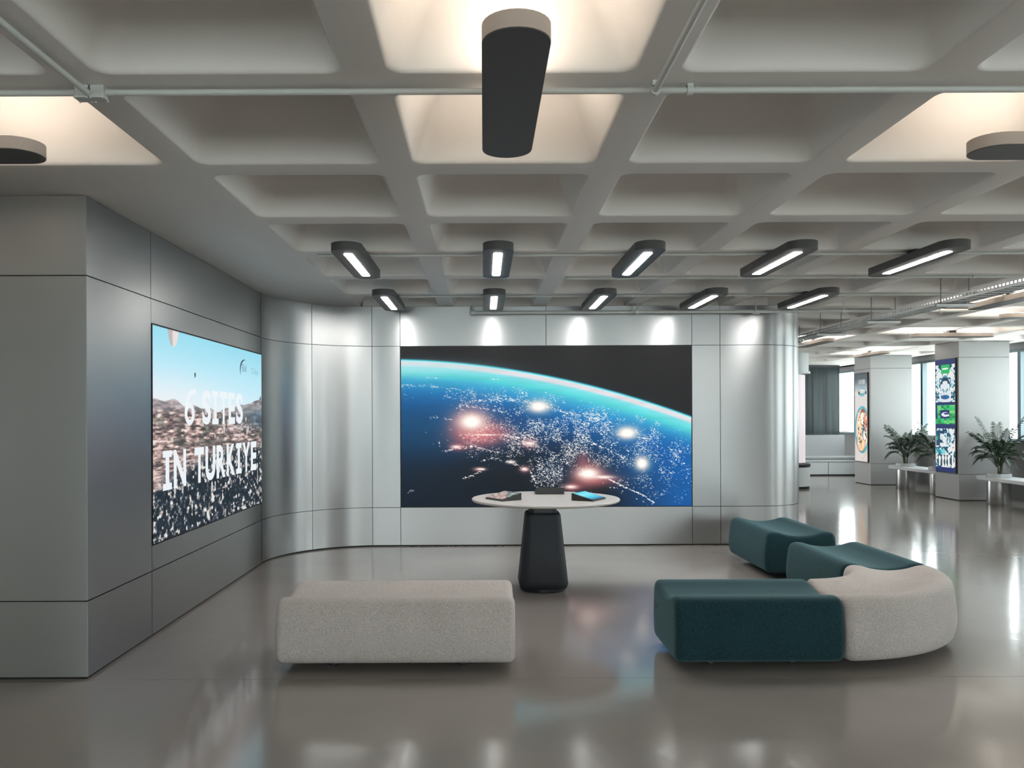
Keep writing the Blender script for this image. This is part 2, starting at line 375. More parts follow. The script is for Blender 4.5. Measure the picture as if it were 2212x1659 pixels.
def earth():
    W_, H_ = 1280, 708
    X, Y = np.meshgrid(np.linspace(17, 2197, W_), np.linspace(25, 1230, H_))
    d = (Y-(122.7+7.87e-5*(X+172)**2))
    img = ramp(d, [(-60,(24,24,25)),(-16,(24,30,34)),(-6,(40,150,170)),(2,(150,235,240)),(12,(222,214,218)),(34,(214,214,220)),(52,(120,215,222)),
                   (95,(84,206,208)),(150,(58,168,206)),(230,(26,124,188)),(330,(10,92,160)),(450,(8,72,128)),(620,(8,48,86)),(800,(10,28,46)),(1100,(10,24,38))])
    ocean = np.exp(-(((X-100)/520)**2+((Y-640)/260)**2))
    img = lerp(img, np.array((12,70,104)), (ocean*.55)[...,None])
    right = np.clip((X-1500)/600, 0, 1)*np.clip((d-120)/200, 0, 1)
    img = lerp(img, np.array((4,92,168)), (right*.85)[...,None])
    black = np.exp(-(((X-1000)/560)**2+((Y-1000)/260)**2))+.8*np.exp(-(((X-1450)/160)**2+((Y-1130)/120)**2))
    n = fbm(H_, W_, 5, 9, 3)
    img = lerp(img, np.array((12,18,24)), np.clip(black*(.55+.7*n)*np.clip(d/400,0,1), 0, .92)[...,None])
    blue = np.exp(-(((X-1150)/170)**2+((Y-960)/130)**2))+np.exp(-(((X-900)/260)**2+((Y-560)/90)**2))
    img = lerp(img, np.array((10,60,110)), np.clip(blue*.5, 0, .7)[...,None])
    img = img*(1+.10*(fbm(H_, W_, 40, 12, 11, 3)-.5))[...,None]
    # towns
    light = np.zeros((H_, W_))
    def dot(x, y, s, a):
        px = (x-17)/2180*W_; py = (y-25)/1205*H_
        if not (1 < px < W_-2 and 1 < py < H_-2): return
        rx, ry = s*1.35, s*.8; x0, x1 = int(max(0, px-3*rx-1)), int(min(W_, px+3*rx+2)); y0, y1 = int(max(0, py-3*ry-1)), int(min(H_, py+3*ry+2))
        gx = np.arange(x0, x1)-px; gy = np.arange(y0, y1)-py
        light[y0:y1, x0:x1] += a*np.exp(-(gx[None,:]/rx)**2-((gy[:,None]-.28*gx[None,:])/ry)**2)
    dn = fbm(H_, W_, 14, 24, 21, 4)
    def dens(x, y):
        b = 1.15*math.exp(-((x-1080)/420)**2-((y-720)/230)**2)+.8*math.exp(-((x-620)/260)**2-((y-620)/150)**2)+.75*math.exp(-((x-1850)/420)**2-((y-830)/260)**2)
        b += .6*math.exp(-((x-1150)/180)**2-((y-950)/150)**2)+.35*math.exp(-((x-800)/500)**2-((y-390)/60)**2)+.5*math.exp(-((x-1500)/250)**2-((y-620)/120)**2)
        if x < 430+.2*abs(y-600) and y > 420: b *= .06
        if y > 860 and x < 1010-(1080-y)*.25: b *= .03
        if x > 1230 and y > 900+.55*(x-1230) and x < 1950: b *= .03
        return b
    for _ in range(44000):
        x, y = rng.uniform(20, 2195), rng.uniform(330, 1225)
        if y < 122.7+7.87e-5*(x+172)**2+120: continue
        q = dn[int((y-25)/1205*(H_-1)), int((x-17)/2180*(W_-1))]
        if rng.random() < dens(x, y)*max(0, (q-.36))*3.0: dot(x, y, rng.choice([.9,1.1,1.5,2.0], p=[.42,.3,.2,.08]), rng.uniform(.5, 1.6))
    lines = [([(430,485),(560,432),(800,425),(960,445),(1280,530),(1500,575)],.8,12),([(20,318),(220,320),(420,345),(560,380),(740,400),(960,440)],.55,16),
             ([(500,690),(720,690),(950,720)],.9,10),([(1350,990),(1540,1010),(1700,1090),(1820,1140),(1920,1212)],1.3,7),([(1420,740),(1560,800),(1720,880)],.8,10),
             ([(800,885),(880,915),(980,960),(1030,1060)],1.0,14),([(475,1020),(560,990),(640,945)],1.0,8),([(320,810),(420,795),(560,775),(760,830)],1.0,10),
             ([(610,890),(700,860),(770,880)],.8,10),([(230,560),(310,555),(400,575)],.7,9),([(500,470),(640,490),(790,520)],.8,10),([(1640,690),(1880,725)],.7,6),
             ([(210,255),(300,262)],.5,5),([(690,270),(750,272)],.6,5),([(300,740),(305,780)],.6,5),([(60,1120),(115,1105)],.6,8),([(2040,800),(2130,930)],.5,12),([(1380,530),(1560,548)],.6,10),([(980,760),(1180,840),(1350,830)],.7,18)]
    for pts, a, jit in lines:
        for (xa, ya), (xb, yb) in zip(pts, pts[1:]):
            nn = int(math.hypot(xb-xa, yb-ya)/5)
            for i in range(nn):
                t = rng.random(); dot(lerp(xa,xb,t), lerp(ya,yb,t)+rng.normal(0, jit*.5), rng.uniform(1.0,2.2), a*rng.uniform(.5,1.5))
    img = img+(np.array((235,228,220))-img)*np.clip(light, 0, 1)[...,None]
    def glow(x, y, rx, ry, col, a, p=1.0):
        nonlocal img
        q = np.exp(-np.power(((X-x)/rx)**2+((Y-y)/ry)**2, p))*a; img = img+(np.array(col)-img)*np.clip(q,0,1)[...,None]
    red = (205,110,112)
    glow(120,190,520,55,(176,224,226),.55)
    glow(540,600,160,130,red,.85); glow(600,700,200,80,red,.85); glow(700,660,160,70,red,.5); glow(440,780,60,30,red,.7)
    glow(1420,990,120,95,red,.85); glow(1520,1030,160,45,red,.6); glow(1300,1085,70,35,red,.7); glow(980,755,70,45,red,.6); glow(945,950,40,30,red,.6); glow(1380,880,50,60,red,.45); glow(600,950,50,20,red,.5)
    for x, y, rx, ry in ((545,590,95,62),(1050,478,80,45),(1715,680,78,46),(1825,910,52,50),(1420,985,80,42)):
        glow(x, y, rx*1.2, ry*1.2, (226,196,180), .8); glow(x, y, rx*.8, ry*.8, (255,246,238), 1.25)
    for x, y, rx, ry in ((430,780,38,12),(980,755,48,16),(640,690,90,5),(1540,1012,70,13),(1290,1085,45,14),(940,950,28,14),(840,895,34,14),(610,948,36,10)): glow(x, y, rx, ry, (255,236,228), 1)
    # strings of towns over the halo again
    img = img+(np.array((250,240,236))-img)*np.clip(light*.5, 0, .8)[...,None]
    return img

def landscape():
    W_, H_ = 900, 500
    U, V = np.meshgrid(np.linspace(0,1,W_), np.linspace(1,0,H_))
    sky = ramp(V, [(.6,(214,226,232)),(.72,(186,222,234)),(.85,(168,216,230)),(1,(140,206,224))])
    sky = lerp(sky, np.array((222,226,230)), (np.exp(-((U-.05)/.5)**2-((V-.66)/.12)**2)*.8)[...,None])
    n1 = fbm(H_, W_, 60, 60, 5, 4); n2 = fbm(H_, W_, 90, 25, 9, 4); n3 = fbm(H_, W_, 16, 10, 15, 4); n4 = fbm(H_, W_, 52, 70, 31, 4)
    t = np.clip((.64-V)/.64, 0, 1)
    mid = ramp(n2, [(.3,(70,62,64)),(.5,(150,126,122)),(.62,(206,180,172)),(.75,(232,222,216))])
    low = ramp(np.clip((n4-.5)*2.1+.42+(n3-.5)*.8, 0, 1), [(.1,(12,26,38)),(.42,(22,44,58)),(.58,(70,76,82)),(.72,(170,156,150)),(.9,(214,216,214))])
    k = np.clip((t-.33-.22*(U<.45)*(.45-U)/.45-.10*(n3-.5))/.13, 0, 1)[...,None]
    land = mid*(1-k)+low*k
    bluef = np.clip((U-.55)/.4, 0, 1)*np.exp(-((V-.58)/.08)**2); land = lerp(land, np.array((60,96,120)), (bluef*.8)[...,None])
    far = np.exp(-((V-.64)/.04)**2); land = lerp(land, np.array((150,150,156)), (far*.6)[...,None])
    green = (n3 > .56)*np.exp(-((V-.5)/.1)**2); land = lerp(land, np.array((58,66,60)), (green*.6)[...,None])
    hz = .632+.02*np.sin(U*7+1)+.03*(vnoise(1, W_, 1, 14, 4)[0][None,:]-.4)+.03*np.clip((U-.5)*2,0,1)
    img = np.where((V > hz)[...,None], sky, land)
    def balloon(u, v, s, c):
        nonlocal img
        x = (U-u)/(s*.55); y = (V-v)/s; m = (x**2+np.where(y>0, y, y*.62)**2) < np.where(y>0, 1, np.clip(1+.45*y,.1,1)); img = np.where(m[...,None], np.array(c)*(.86+.2*(x>-.1))[...,None], img)
    balloon(.135, 1.0, .07, (204,196,194)); balloon(.30, .80, .013, (80,104,112)); balloon(.985, .70, .018, (90,110,118))
    for _ in range(26): balloon(rng.uniform(.35,.97), rng.uniform(.46,.62), rng.uniform(.008,.022), (196,186,180) if rng.random()<.6 else (90,90,96))
    return img

def food():
    W_, H_ = 200, 500
    U, V = np.meshgrid(np.linspace(0,1,W_), np.linspace(1,0,H_))
    img = ramp(V, [(0,(214,208,206)),(.78,(216,212,210)),(.86,(150,164,168)),(.93,(92,104,110)),(1,(78,90,96))])
    n = fbm(H_, W_, 10, 6, 41, 3)
    def ell(u, v, ru, rv, c, ring=None):
        nonlocal img
        q = ((U-u)/ru)**2+((V-v)/rv)**2; m = q < 1
        if ring: m &= q > ring
        img = np.where(m[...,None], np.array(c)*(.9+.25*n)[...,None], img)
    ell(.6,.36,.62,.27,(96,172,186)); ell(.6,.37,.5,.225,(226,204,180)); ell(.5,.22,.32,.11,(236,196,158)); ell(.5,.22,.34,.115,(120,70,60),.86)
    ell(.35,.4,.22,.1,(240,206,170)); ell(.66,.5,.26,.1,(150,92,70)); ell(.62,.49,.2,.07,(226,222,206)); ell(.85,.44,.16,.12,(222,150,130)); ell(.72,.33,.12,.09,(60,110,120)); ell(.8,.3,.13,.06,(230,236,220))
    for _ in range(60): ell(rng.uniform(.25,.95), rng.uniform(.2,.55), rng.uniform(.02,.05), rng.uniform(.006,.018), [(60,90,60),(240,240,230),(220,120,90),(40,70,90)][rng.integers(4)])
    ell(.58,.79,.3,.05,(110,176,186)); ell(.58,.80,.24,.025,(216,212,210)); ell(.35,.78,.06,.02,(60,60,66)); ell(.9,.78,.05,.02,(60,60,66))
    for u in (.35,.48,.6,.7,.78): img = np.where(((np.abs(U-u) < .035) & (V > .88) & (V < .93))[...,None], np.array((190,196,196)), img)
    m = (np.abs(V-.02-.12*(U-.6)*2) < .006) & (U > .6); img = np.where(m[...,None], np.array((220,170,90)), img)
    return img

def brand():
    W_, H_ = 240, 760
    U, V = np.meshgrid(np.linspace(0,1,W_), np.linspace(1,0,H_))
    img = np.zeros((H_, W_, 3))+np.array((18,38,98))
    n = fbm(H_, W_, 34, 9, 61, 3); n2 = fbm(H_, W_, 60, 16, 71, 2); sym = (n+n[:, ::-1])/2; sym2 = (n2+n2[:, ::-1])/2
    def rect(u0, u1, v0, v1, c):
        nonlocal img
        m = (U>=u0)&(U<=u1)&(V>=v0)&(V<=v1); img = np.where(m[...,None], c if isinstance(c, np.ndarray) else np.array(c), img)
    crowd = ramp(np.clip((sym-.5)*3+.5+(sym2-.5)*1.2, 0, 1), [(.1,(16,44,66)),(.35,(30,110,150)),(.48,(120,190,206)),(.58,(222,226,228)),(1,(232,228,224))])
    rect(0,1,.62,.955,crowd); rect(.3,.74,.875,.955,(20,178,92)); rect(.32,.72,.60+.02,.70,(214,220,226)); 
    for u, v, r in ((.38,.915,.0),): 
        m = (((U-.5)/.17)**2+((V-.918)/.008)**2 < 1); img = np.where(m[...,None], np.array((222,240,228)), img)
    m = (((U-.5)/.22)**2+((V-.665)/.02)**2 < 1); img = np.where(m[...,None], np.array((24,96,150)), img)
    m = (((U-.5)/.16)**2+((V-.76)/.03)**2 < 1); img = np.where(m[...,None], np.array((214,226,230)), img)
    g = np.floor(U*7)*3.7+np.floor(V*46)*5.1; gr = (np.sin(g*12.9)*43758.5) % 1
    quilt = ramp(gr, [(0,(10,120,72)),(.4,(24,176,96)),(.7,(44,196,110)),(1,(150,206,120))])
    rect(.08,1,.425,.595,quilt); rect(.0,.08,.425,.47,(30,180,100)); rect(.24,.72,.475,.55,(22,38,104))
    m = (((U-.5)/.2)**2+((V-.510)/.020)**2 < 1) & ~((((U-.56)/.14)**2+((V-.517)/.008)**2 < 1)); img = np.where(m[...,None], np.array((226,232,236)), img)
    m = (np.abs(U-.55)<.15)&(np.abs(V-.502)<.007); img = np.where(m[...,None], np.array((226,232,236)), img)
    street = ramp(np.clip((n-.5)*3+.52+(n2-.5)*1.4, 0, 1), [(.1,(14,50,84)),(.32,(40,160,180)),(.46,(150,210,216)),(.56,(226,222,224)),(1,(234,228,226))])
    rect(0,1,.04,.385,street); rect(.02,.22,.23,.365,(20,70,110)); rect(.04,.12,.28,.32,(30,170,110))
    m = (V < .20)&(V > .16)&(U<.5); img = np.where(m[...,None], img*.4+np.array((60,190,200))*.6, img)
    for u in (.12,.3,.46,.6,.8): 
        m = (np.abs(U-u) < .035+.02*np.sin(V*90))&(V>.05)&(V<.15); img = np.where(m[...,None], np.array((26,70,84)), img)
        m = (np.abs(U-u-.08) < .04)&(V>.05)&(V<.14); img = np.where(m[...,None], np.array((238,236,234)), img)
    return img

# ------------------------------------------------------------------ video walls
vb = tag(empty('video_wall', ((bx0+bx1)/2, BY, .45)), 'large video wall showing the night side of the earth from space', 'screen')
MB().box(bx0+.006, bx1-.006, BY-.004, BY+.05, .453, 2.317).build('housing', M_BLACK, vb, (-(bx0+bx1)/2, -BY, -.45))
o = screen_face('display', [(bx0+.010, BY-.006, .457), (bx1-.010, BY-.006, .457), (bx1-.010, BY-.006, 2.313), (bx0+.010, BY-.006, 2.313)], screen_mat('earth_picture', earth(), .72), vb)
o.location = (-(bx0+bx1)/2, -BY, -.45)
vl = tag(empty('video_wall', (WX, (SY0+SY1)/2, SZ0)), 'video wall showing a hazy valley town with white lettering 6 SITES IN TURKIYE', 'screen')
off = (-WX, -(SY0+SY1)/2, -SZ0)
MB().box(WX-.05, WX+.004, SY0+.006, SY1-.006, SZ0+.003, SZ1-.003).build('housing', M_BLACK, vl, off)
o = screen_face('display', [(WX+.006, SY0+.012, SZ0+.01), (WX+.006, SY1-.012, SZ0+.01), (WX+.006, SY1-.012, SZ1-.01), (WX+.006, SY0+.012, SZ1-.01)], screen_mat('valley_picture', landscape(), .74), vl)
o.location = off
M_TXT = mat('screen_lettering', (.02,.02,.02,1), .5, emit=srgb(226,232,236), estr=.70)
M_TXT2 = mat('screen_lettering_grey', (.02,.02,.02,1), .5, emit=srgb(120,160,180), estr=.70)
M_TXT3 = mat('screen_logo_navy', (.02,.02,.02,1), .5, emit=srgb(30,62,92), estr=.70)
def letters(text, ya, yb, za, zb, m, parent, off_, bold=.0, name='lettering', serif=False):
    """flat lettering on the left wall, scaled to fill ya..yb and za..zb"""
    cu = bpy.data.curves.new('tmp', 'FONT'); cu.body = text; cu.size = 1; cu.offset = bold; cu.space_character = 1.06
    t = bpy.data.objects.new('tmp', cu); COL.objects.link(t); dg = bpy.context.evaluated_depsgraph_get()
    me = bpy.data.meshes.new_from_object(t.evaluated_get(dg)); bpy.data.objects.remove(t)
    vs = np.array([v.co[:] for v in me.vertices]); a = vs.min(0); b = vs.max(0)
    out = [(WX+.008, ya+(x-a[0])/(b[0]-a[0])*(yb-ya), za+(y-a[1])/(b[1]-a[1])*(zb-za)) for x, y, _ in vs]
    me2 = bpy.data.meshes.new(name); me2.from_pydata(out, [], [tuple(p.vertices) for p in me.polygons]); me2.materials.append(m)
    o = link(name, me2, parent); o.location = off_; return o
def glyph_row(spec, z0, z1, name):
    for ch, ya, yb in spec: 
        if ch == 'I':
            w = yb-ya; t = (z1-z0)*.17; x = WX+.008; mb = MB()
            def q(a, b, c, d): mb.add([(x,a,c),(x,b,c),(x,b,d),(x,a,d)], [(0,1,2,3)])
            q(ya, yb, z0, z0+t); q(ya, yb, z1-t, z1); q(ya+w*.30, yb-w*.30, z0+t, z1-t); mb.build('letter', M_TXT, vl, off)
        elif ch == '6':
            x = WX+.008; w = yb-ya; h = z1-z0; mb = MB(); cy = (ya+yb)/2; A = []; B = []
            for q in range(33):
                a = 2*pi*q/32; A.append((x, cy+w/2*cos(a), z0+h*.31+h*.31*sin(a))); B.append((x, cy+w*.24*cos(a), z0+h*.31+h*.165*sin(a)))
            mb.add(A+B, [(i, i+1, 33+i+1, 33+i) for i in range(32)])
            A = []; B = []
            for q in range(15):
                a = R(182-104*q/14); A.append((x, yb-w*.06+w*.94*cos(a), z0+h*.33+h*.67*sin(a))); B.append((x, yb-w*.06+w*.66*cos(a), z0+h*.33+h*.53*sin(a)))
            mb.add(A+B, [(i, i+1, 15+i+1, 15+i) for i in range(14)]); mb.build('letter', M_TXT, vl, off)
        else: letters(ch, ya, yb, z0, z1, M_TXT, vl, off, .035, 'letter')
def spread_row(chars, y0, y1):
    wid = {'I':.62,'6':.82,'S':.80,'T':.80,'E':.72,'N':.92,'U':.90,'R':.88,'K':.88,'Y':.88,' ':.42}; gap = .13
    tot = sum(wid[c]+gap for c in chars)-gap; k = (y1-y0)/tot; y = y0; out = []
    for c in chars:
        if c != ' ': out.append((c, y, y+wid[c]*k))
        y += (wid[c]+gap)*k
    return out
glyph_row(spread_row('6 SITES', 6.185, 7.676), 1.444, 1.725, 'row')
glyph_row(spread_row('IN TURKIYE', 5.76, 8.13), .982, 1.265, 'row')
letters('Bd', 7.66, 7.80, 1.935, 2.005, M_TXT2, vl, off, .02, 'logo_letters')
letters('iTürkiye', 7.96, 8.20, 1.905, 1.985, M_TXT2, vl, off, .0, 'logo_word')
mb = MB(); A = [(WX+.008, 7.73+.14*cos(R(a)), 1.955+.095*sin(R(a))) for a in range(70, 216, 8)]
B = [(WX+.008, 7.735+(.14-.03*sin(R((a-70)/145*180)))*cos(R(a)), 1.955+(.095-.018*sin(R((a-70)/145*180)))*sin(R(a))) for a in range(70, 216, 8)]
mb.add(A+B, [(i, i+1, len(A)+i+1, len(A)+i) for i in range(len(A)-1)]); mb.build('logo_arc', M_TXT3, vl, off)

def pillar_screen(y0, y1, z0, z1, m, label):
    x = 8.28; s = tag(empty('pillar_screen', (x, (y0+y1)/2, z0)), label, 'screen'); of = (-x, -(y0+y1)/2, -z0)
    MB().box(x-.03, x-.002, y0, y1, z0, z1).build('housing', M_BLACK, s, of)
    o = screen_face('display', [(x-.032, y1-.012, z0+.012), (x-.032, y0+.012, z0+.012), (x-.032, y0+.012, z1-.012), (x-.032, y1-.012, z1-.012)], m, s); o.location = of
pillar_screen(PIL[7]+.07, PIL[7]+.68, .48, 2.42, screen_mat('food_picture', food(), .68), 'tall pillar screen showing round blue dishes of food on pale ground')
pillar_screen(PIL[6]+.05, PIL[6]+.68, .47, 2.5, screen_mat('brand_picture', brand(), .68), 'tall navy pillar screen with green squares and crowd pictures')

# ------------------------------------------------------------------ lamps
LB, LT = 2.68, 2.738
def lamp_meshes():
    hl, hw = .625, .11; up = MB(); lo = stadium(hl, hw, 14)
    up.prism(lo, LB, LT, True)
    body = up.mesh('lamp_body', M_LAMP)
    led = MB().prism(rrect(.465, .032, .018, 4), LB-.003, LB+.004).mesh('led_strip', M_LEDD)
    ledu = MB().prism([(x+.37, y) for x, y in stadium(.245, .10, 8)], LT-.002, LT+.003).mesh('led_strip', M_LEDU)
    mount = MB().prism(rrect(.06, .035, .01, 3), LT, SOF+.002).mesh('ceiling_mount', M_BLACK)
    bodyu = MB().prism(lo, LB+.003, LT, True).mesh('lamp_body', M_TAUPE)
    plate = MB().prism(stadium(hl-.002, hw-.002, 14), LB, LB+.003).mesh('bottom_plate', M_LAMP)
    return body, led, ledu, mount, bodyu, plate
BODY, LEDM, LEDUM, MOUNT, BODYU, PLATE = lamp_meshes()
LEDFM = LEDUM.copy(); LEDFM.materials[0] = M_LEDF
def lamp(x, y, rz, up, label, group, LEDUM=LEDUM):
    t = tag(empty('ceiling_lamp', (x, y, 0), rz), label, 'ceiling lamp', group)
    b = link('lamp_body', BODYU if up else BODY, t); link('led_strip', LEDUM if up else LEDM, t)
    if up: link('bottom_plate', PLATE, t)
    if up: link('led_strip', LEDUM, t, (0,0,0), (0,0,pi))
    link('ceiling_mount', MOUNT, t); return t
UPG = 'uplights glowing into the coffers'
Y0 = riby(0)-.03
lamp(colx(-2.5), rowy(0), 0, True, 'dark oval uplight under the glowing coffer above the plain steel wall', UPG)
lamp(colx(0), Y0, pi/2, True, 'large dark oval uplight hanging in the middle, seen from below', UPG)
lamp(colx(2.5), rowy(0), 0, True, 'dark oval uplight under the glowing coffer at the right edge', UPG)
names = ['leftmost', 'second from the left', 'middle one', 'second from the right', 'rightmost']
for q, i in enumerate(range(-1, 4)):
    lamp(colx(i), riby(3)-.05, pi/2, False, 'lit dark oval ceiling lamp, %s of the nearer row' % names[q], 'lit lamps in the nearer row')
for q, i in enumerate(range(-1, 4)):
    lamp(colx(i), riby(5)-.1, pi/2, False, 'lit dark oval ceiling lamp, %s of the row by the back wall' % names[q], 'lit lamps by the back wall')
lamp(colx(5), riby(5), pi/2, True, 'dark oval uplight just below the cable tray', UPG, LEDFM)
lamp(6.98, rowy(6)-.2, 0, True, 'oval uplight cut by the right edge, under bright far coffers', UPG, LEDFM)
lamp(7.12, rowy(8), 0, True, 'oval uplight hung crosswise in front of the blue and green pillar', UPG, LEDFM)
lamp(colx(7), riby(12), pi/2, True, 'small distant oval uplight before the pillar with the food screen', UPG, LEDFM)
lamp(colx(5), riby(10)-.4, pi/2, True, 'distant oval uplight behind the end of the steel wall', UPG, LEDFM)
for x in (-4.4, -.9, 2.6, 6.0):  # unseen lamps added behind the camera for general light
    for y in (-2.2,):
        lamp(x, y, pi/2, False, 'added unseen oval ceiling lamp behind the viewer, brightening the room', 'added fill lamps over the entrance side')
for i in (5, 7):  # added fill lamps beyond the right edge of the view
    lamp(colx(i), riby(3), pi/2, False, 'added unseen oval ceiling lamp beside the window facade, brightening the room', 'added fill lamps beside the facade')

# ------------------------------------------------------------------ conduits and pipes
def conduit(name, pts, r, label, cat='pipe', group=None, clips=()):
    t = tag(empty(name, pts[0]), label, cat, group); o_ = tuple(-c for c in pts[0])
    MB().tube(pts, r, 12).build('tube', M_PIPE, t, o_)
    for (c, ax) in clips:
        mb = MB(); x, y, z = c
        if ax == 'x': mb.tube([(x-.012,y,z),(x+.012,y,z)], r*1.5, 12); mb.box(x-.012,x+.012,y-.012,y+.012,z,SOF+.001)
        else: mb.tube([(x,y-.012,z),(x,y+.012,z)], r*1.5, 12); mb.box(x-.012,x+.012,y-.012,y+.012,z,SOF+.001)
        mb.build('clip', M_PIPE, t, o_)
    return t, o_
zc = SOF-.024; yr = riby(0)+.02
conduit('conduit', [(-6, yr, zc), (8.2, yr, zc)], .0125, 'white conduit crossing the whole ceiling behind the large uplight', 'conduit', 'conduits', [((x, yr, zc), 'x') for x in (-3.2, .80, 2.55, 3.1, 4.4)])
t, o_ = conduit('conduit', [(colx(-1.5)+.01, -1, zc-.012), (colx(-1.5)+.01, yr-.02, zc-.012)], .0125, 'white conduit running forward from the double junction box', 'conduit', 'conduits', [((colx(-1.5)+.01, 2.4, zc-.012), 'y')])
t, o_ = conduit('conduit', [(colx(.5)+.01, -1, zc-.012), (colx(.5)+.01, yr-.012, zc-.012)], .0125, 'white conduit branching forward beside the large uplight', 'conduit', 'conduits', [((colx(.5)+.01, yr-.03, zc-.012), 'y'), ((colx(.5)+.01, 2.2, zc-.012), 'y')])
jb = tag(empty('junction_box', (colx(-1.5)+.01, yr, SOF)), 'white double junction box where two conduits meet', 'junction box')
for k, dx in enumerate((-.03, .03)):
    b = bevel_mod(MB().box(dx-.026, dx+.026, -.024, .024, -.045, 0).build('box', M_PIPE, jb), .004)
    bevel_mod(MB().box(dx-.028, dx+.028, -.027, .027, -.051, -.043).build('cover', M_PIPE, jb), .002)
    for sx_ in (-1, 1):
        for sy_ in (-1, 1): MB().lathe([(.004,-.054),(.004,-.048)], 8, dx+sx_*.023, sy_*.021).build('screw', M_GALV, jb)
for k, x0, lab in ((3, -1.3, 'thin conduit along the rib above the nearer row of lit lamps'), (4, .75, 'thin conduit between the two rows of lit lamps'), (5, -1.1, 'thin conduit along the rib above the lamps by the back wall')):
    y = riby(k); conduit('conduit', [(x0, y, SOF-.014), (8.1, y, SOF-.014)], .011, lab, 'conduit', 'conduits', [((x0+.5+1.085*q, y, SOF-.014), 'x') for q in range(7)])
zp = 2.685
t, o_ = conduit('sprinkler_pipe', [(-.135, 9.39, SOF-.01), (-.135, 9.35, zp+.03), (-.135, 9.30, zp), (-.10, 9.27, zp), (5.6, 9.27, zp)], .02, 'thick white pipe running just below the ceiling along the back wall', 'pipe')
for x in (-.12, 1.75, 3.1, 4.1, 5.2):
    MB().tube([(x-.02, 9.27, zp), (x+.02, 9.27, zp)], .028, 12).build('coupling', M_PIPE, t, o_)
    MB().tube([(x, 9.27, zp), (x, 9.27, SOF+.01)], .008, 8).build('hanger', M_PIPE, t, o_)
x = 3.1; MB().lathe([(.03, zp-.028), (.045, zp-.03), (.045, zp-.02), (.02, zp-.01)], 14, x, 9.27).build('sprinkler_head', M_PIPE, t, o_)

# ------------------------------------------------------------------ cable tray
TX, TZ, TW = 4.37, 2.535, .10
tr = tag(empty('cable_tray', (TX, 5.0, TZ)), 'perforated galvanised cable tray hanging on threaded rods', 'cable tray'); o_ = (-TX, -5.0, -TZ)
ya, yb = 5.0, 13.4
for s in (-1, 1):
    mb = MB(); x = TX+s*TW
    mb.box(x-.002, x+.002, ya, yb, TZ, TZ+.016); mb.box(x-.002, x+.002, ya, yb, TZ+.040, TZ+.055)
    y = ya
    while y < yb: mb.box(x-.002, x+.002, y, y+.018, TZ+.016, TZ+.040); y += .05
    o = mb.build('side_rail', M_GALV, tr, o_); o['kind'] = 'stuff'
y = ya+.05
rung = MB().box(-TW, TW, -.012, .012, 0, .006).mesh('rung', M_GALV)
while y < yb: link('rung', rung, tr, (0, y-5.0, .001)); y += .125
for y in (6.2, 7.55, 8.9, 10.25, 11.6, 12.9):
    for s in (-1, 1): MB().tube([(TX+s*(TW+.03), y, TZ-.03), (TX+s*(TW+.03), y, SOF+.005)], .005, 8).build('threaded_rod', M_ROD, tr, o_)
    mb = MB().box(TX-TW-.08, TX+TW+.08, y-.02, y+.02, TZ-.008, TZ-.002); mb.box(TX-TW-.08, TX+TW+.08, y-.02, y-.016, TZ-.035, TZ-.002); mb.box(TX-TW-.08, TX+TW+.08, y+.016, y+.02, TZ-.035, TZ-.002)
    mb.build('bracket', M_GALV, tr, o_)
rnd = random.Random(4)
for q in range(4):
    pts = []; x = TX-.07+.045*q
    for i in range(29): pts.append((x+rnd.uniform(-.012,.012), ya+.05+(yb-ya-.1)*i/28, TZ+.018+rnd.uniform(0,.004)))
    tag(MB().tube(pts, .011, 8).build('cable', M_GALV if q % 2 else M_PIPE), 'pale cable lying in the cable tray', 'cable', 'cables in the tray')

# ------------------------------------------------------------------ upholstered benches
def bench_profile():
    key = [(-.26,.05),(-.305,.062),(-.326,.10),(-.335,.18),(-.331,.26),(-.322,.34),(-.312,.39),(-.292,.418),(-.255,.430),(-.20,.426),(-.12,.404),(0,.392)]
    return key+[(-s, z) for s, z in key[-2::-1]]
def catmull(pts, n=3):
    out = []
    for i in range(len(pts)-1):
        p0 = pts[max(i-1,0)]; p1 = pts[i]; p2 = pts[i+1]; p3 = pts[min(i+2,len(pts)-1)]
        for k in range(n):
            t = k/n; out.append(tuple(.5*((2*p1[c])+(-p0[c]+p2[c])*t+(2*p0[c]-5*p1[c]+4*p2[c]-p3[c])*t*t+(-p0[c]+3*p1[c]-3*p2[c]+p3[c])*t**3) for c in (0,1)))
    return out+[pts[-1]]
PROF = catmull(bench_profile(), 3)
def cushion(frames, r=.04, tilt=0.0):
    """frames(t) -> (point, side vector) with t the length along the path; total length given by frames.length"""
    Lg = frames.length; ts = []
    for a in range(90, -1, -15): ts.append((r*(1-sin(R(a))), r*(1-cos(R(a))), 0))
    n = max(4, int(Lg/.08))
    mid = [(r+(Lg-2*r)*i/n, 0, 0) for i in range(1, n)]
    seq = ts+mid+[(Lg-t, q, 0) for t, q, _ in reversed(ts)]
    rings = []
    seq = [(0, r*1.0+.06, 0)]+seq+[(Lg, r+.06, 0)]
    for t, ins, _ in seq:
        p, sd, tg = frames(t); k = 1-ins/.33; kz = 1-ins/.21
        ring = []
        for s, z in PROF:
            h = (z-.235)*kz+.235; bulge = tilt*((1-(z/.43)))
            q = p+sd*(s*k)
            ring.append((q.x, q.y, h))
        rings.append(ring)
    return MB().rings(rings, True, True, True)
class Straight:
    def __init__(s, a, b): s.a, s.b = Vector((*a,0)), Vector((*b,0)); s.length = (s.b-s.a).length; s.d = (s.b-s.a).normalized(); s.n = Vector((s.d.y, -s.d.x, 0))
    def __call__(s, t): return s.a+s.d*t, s.n, s.d
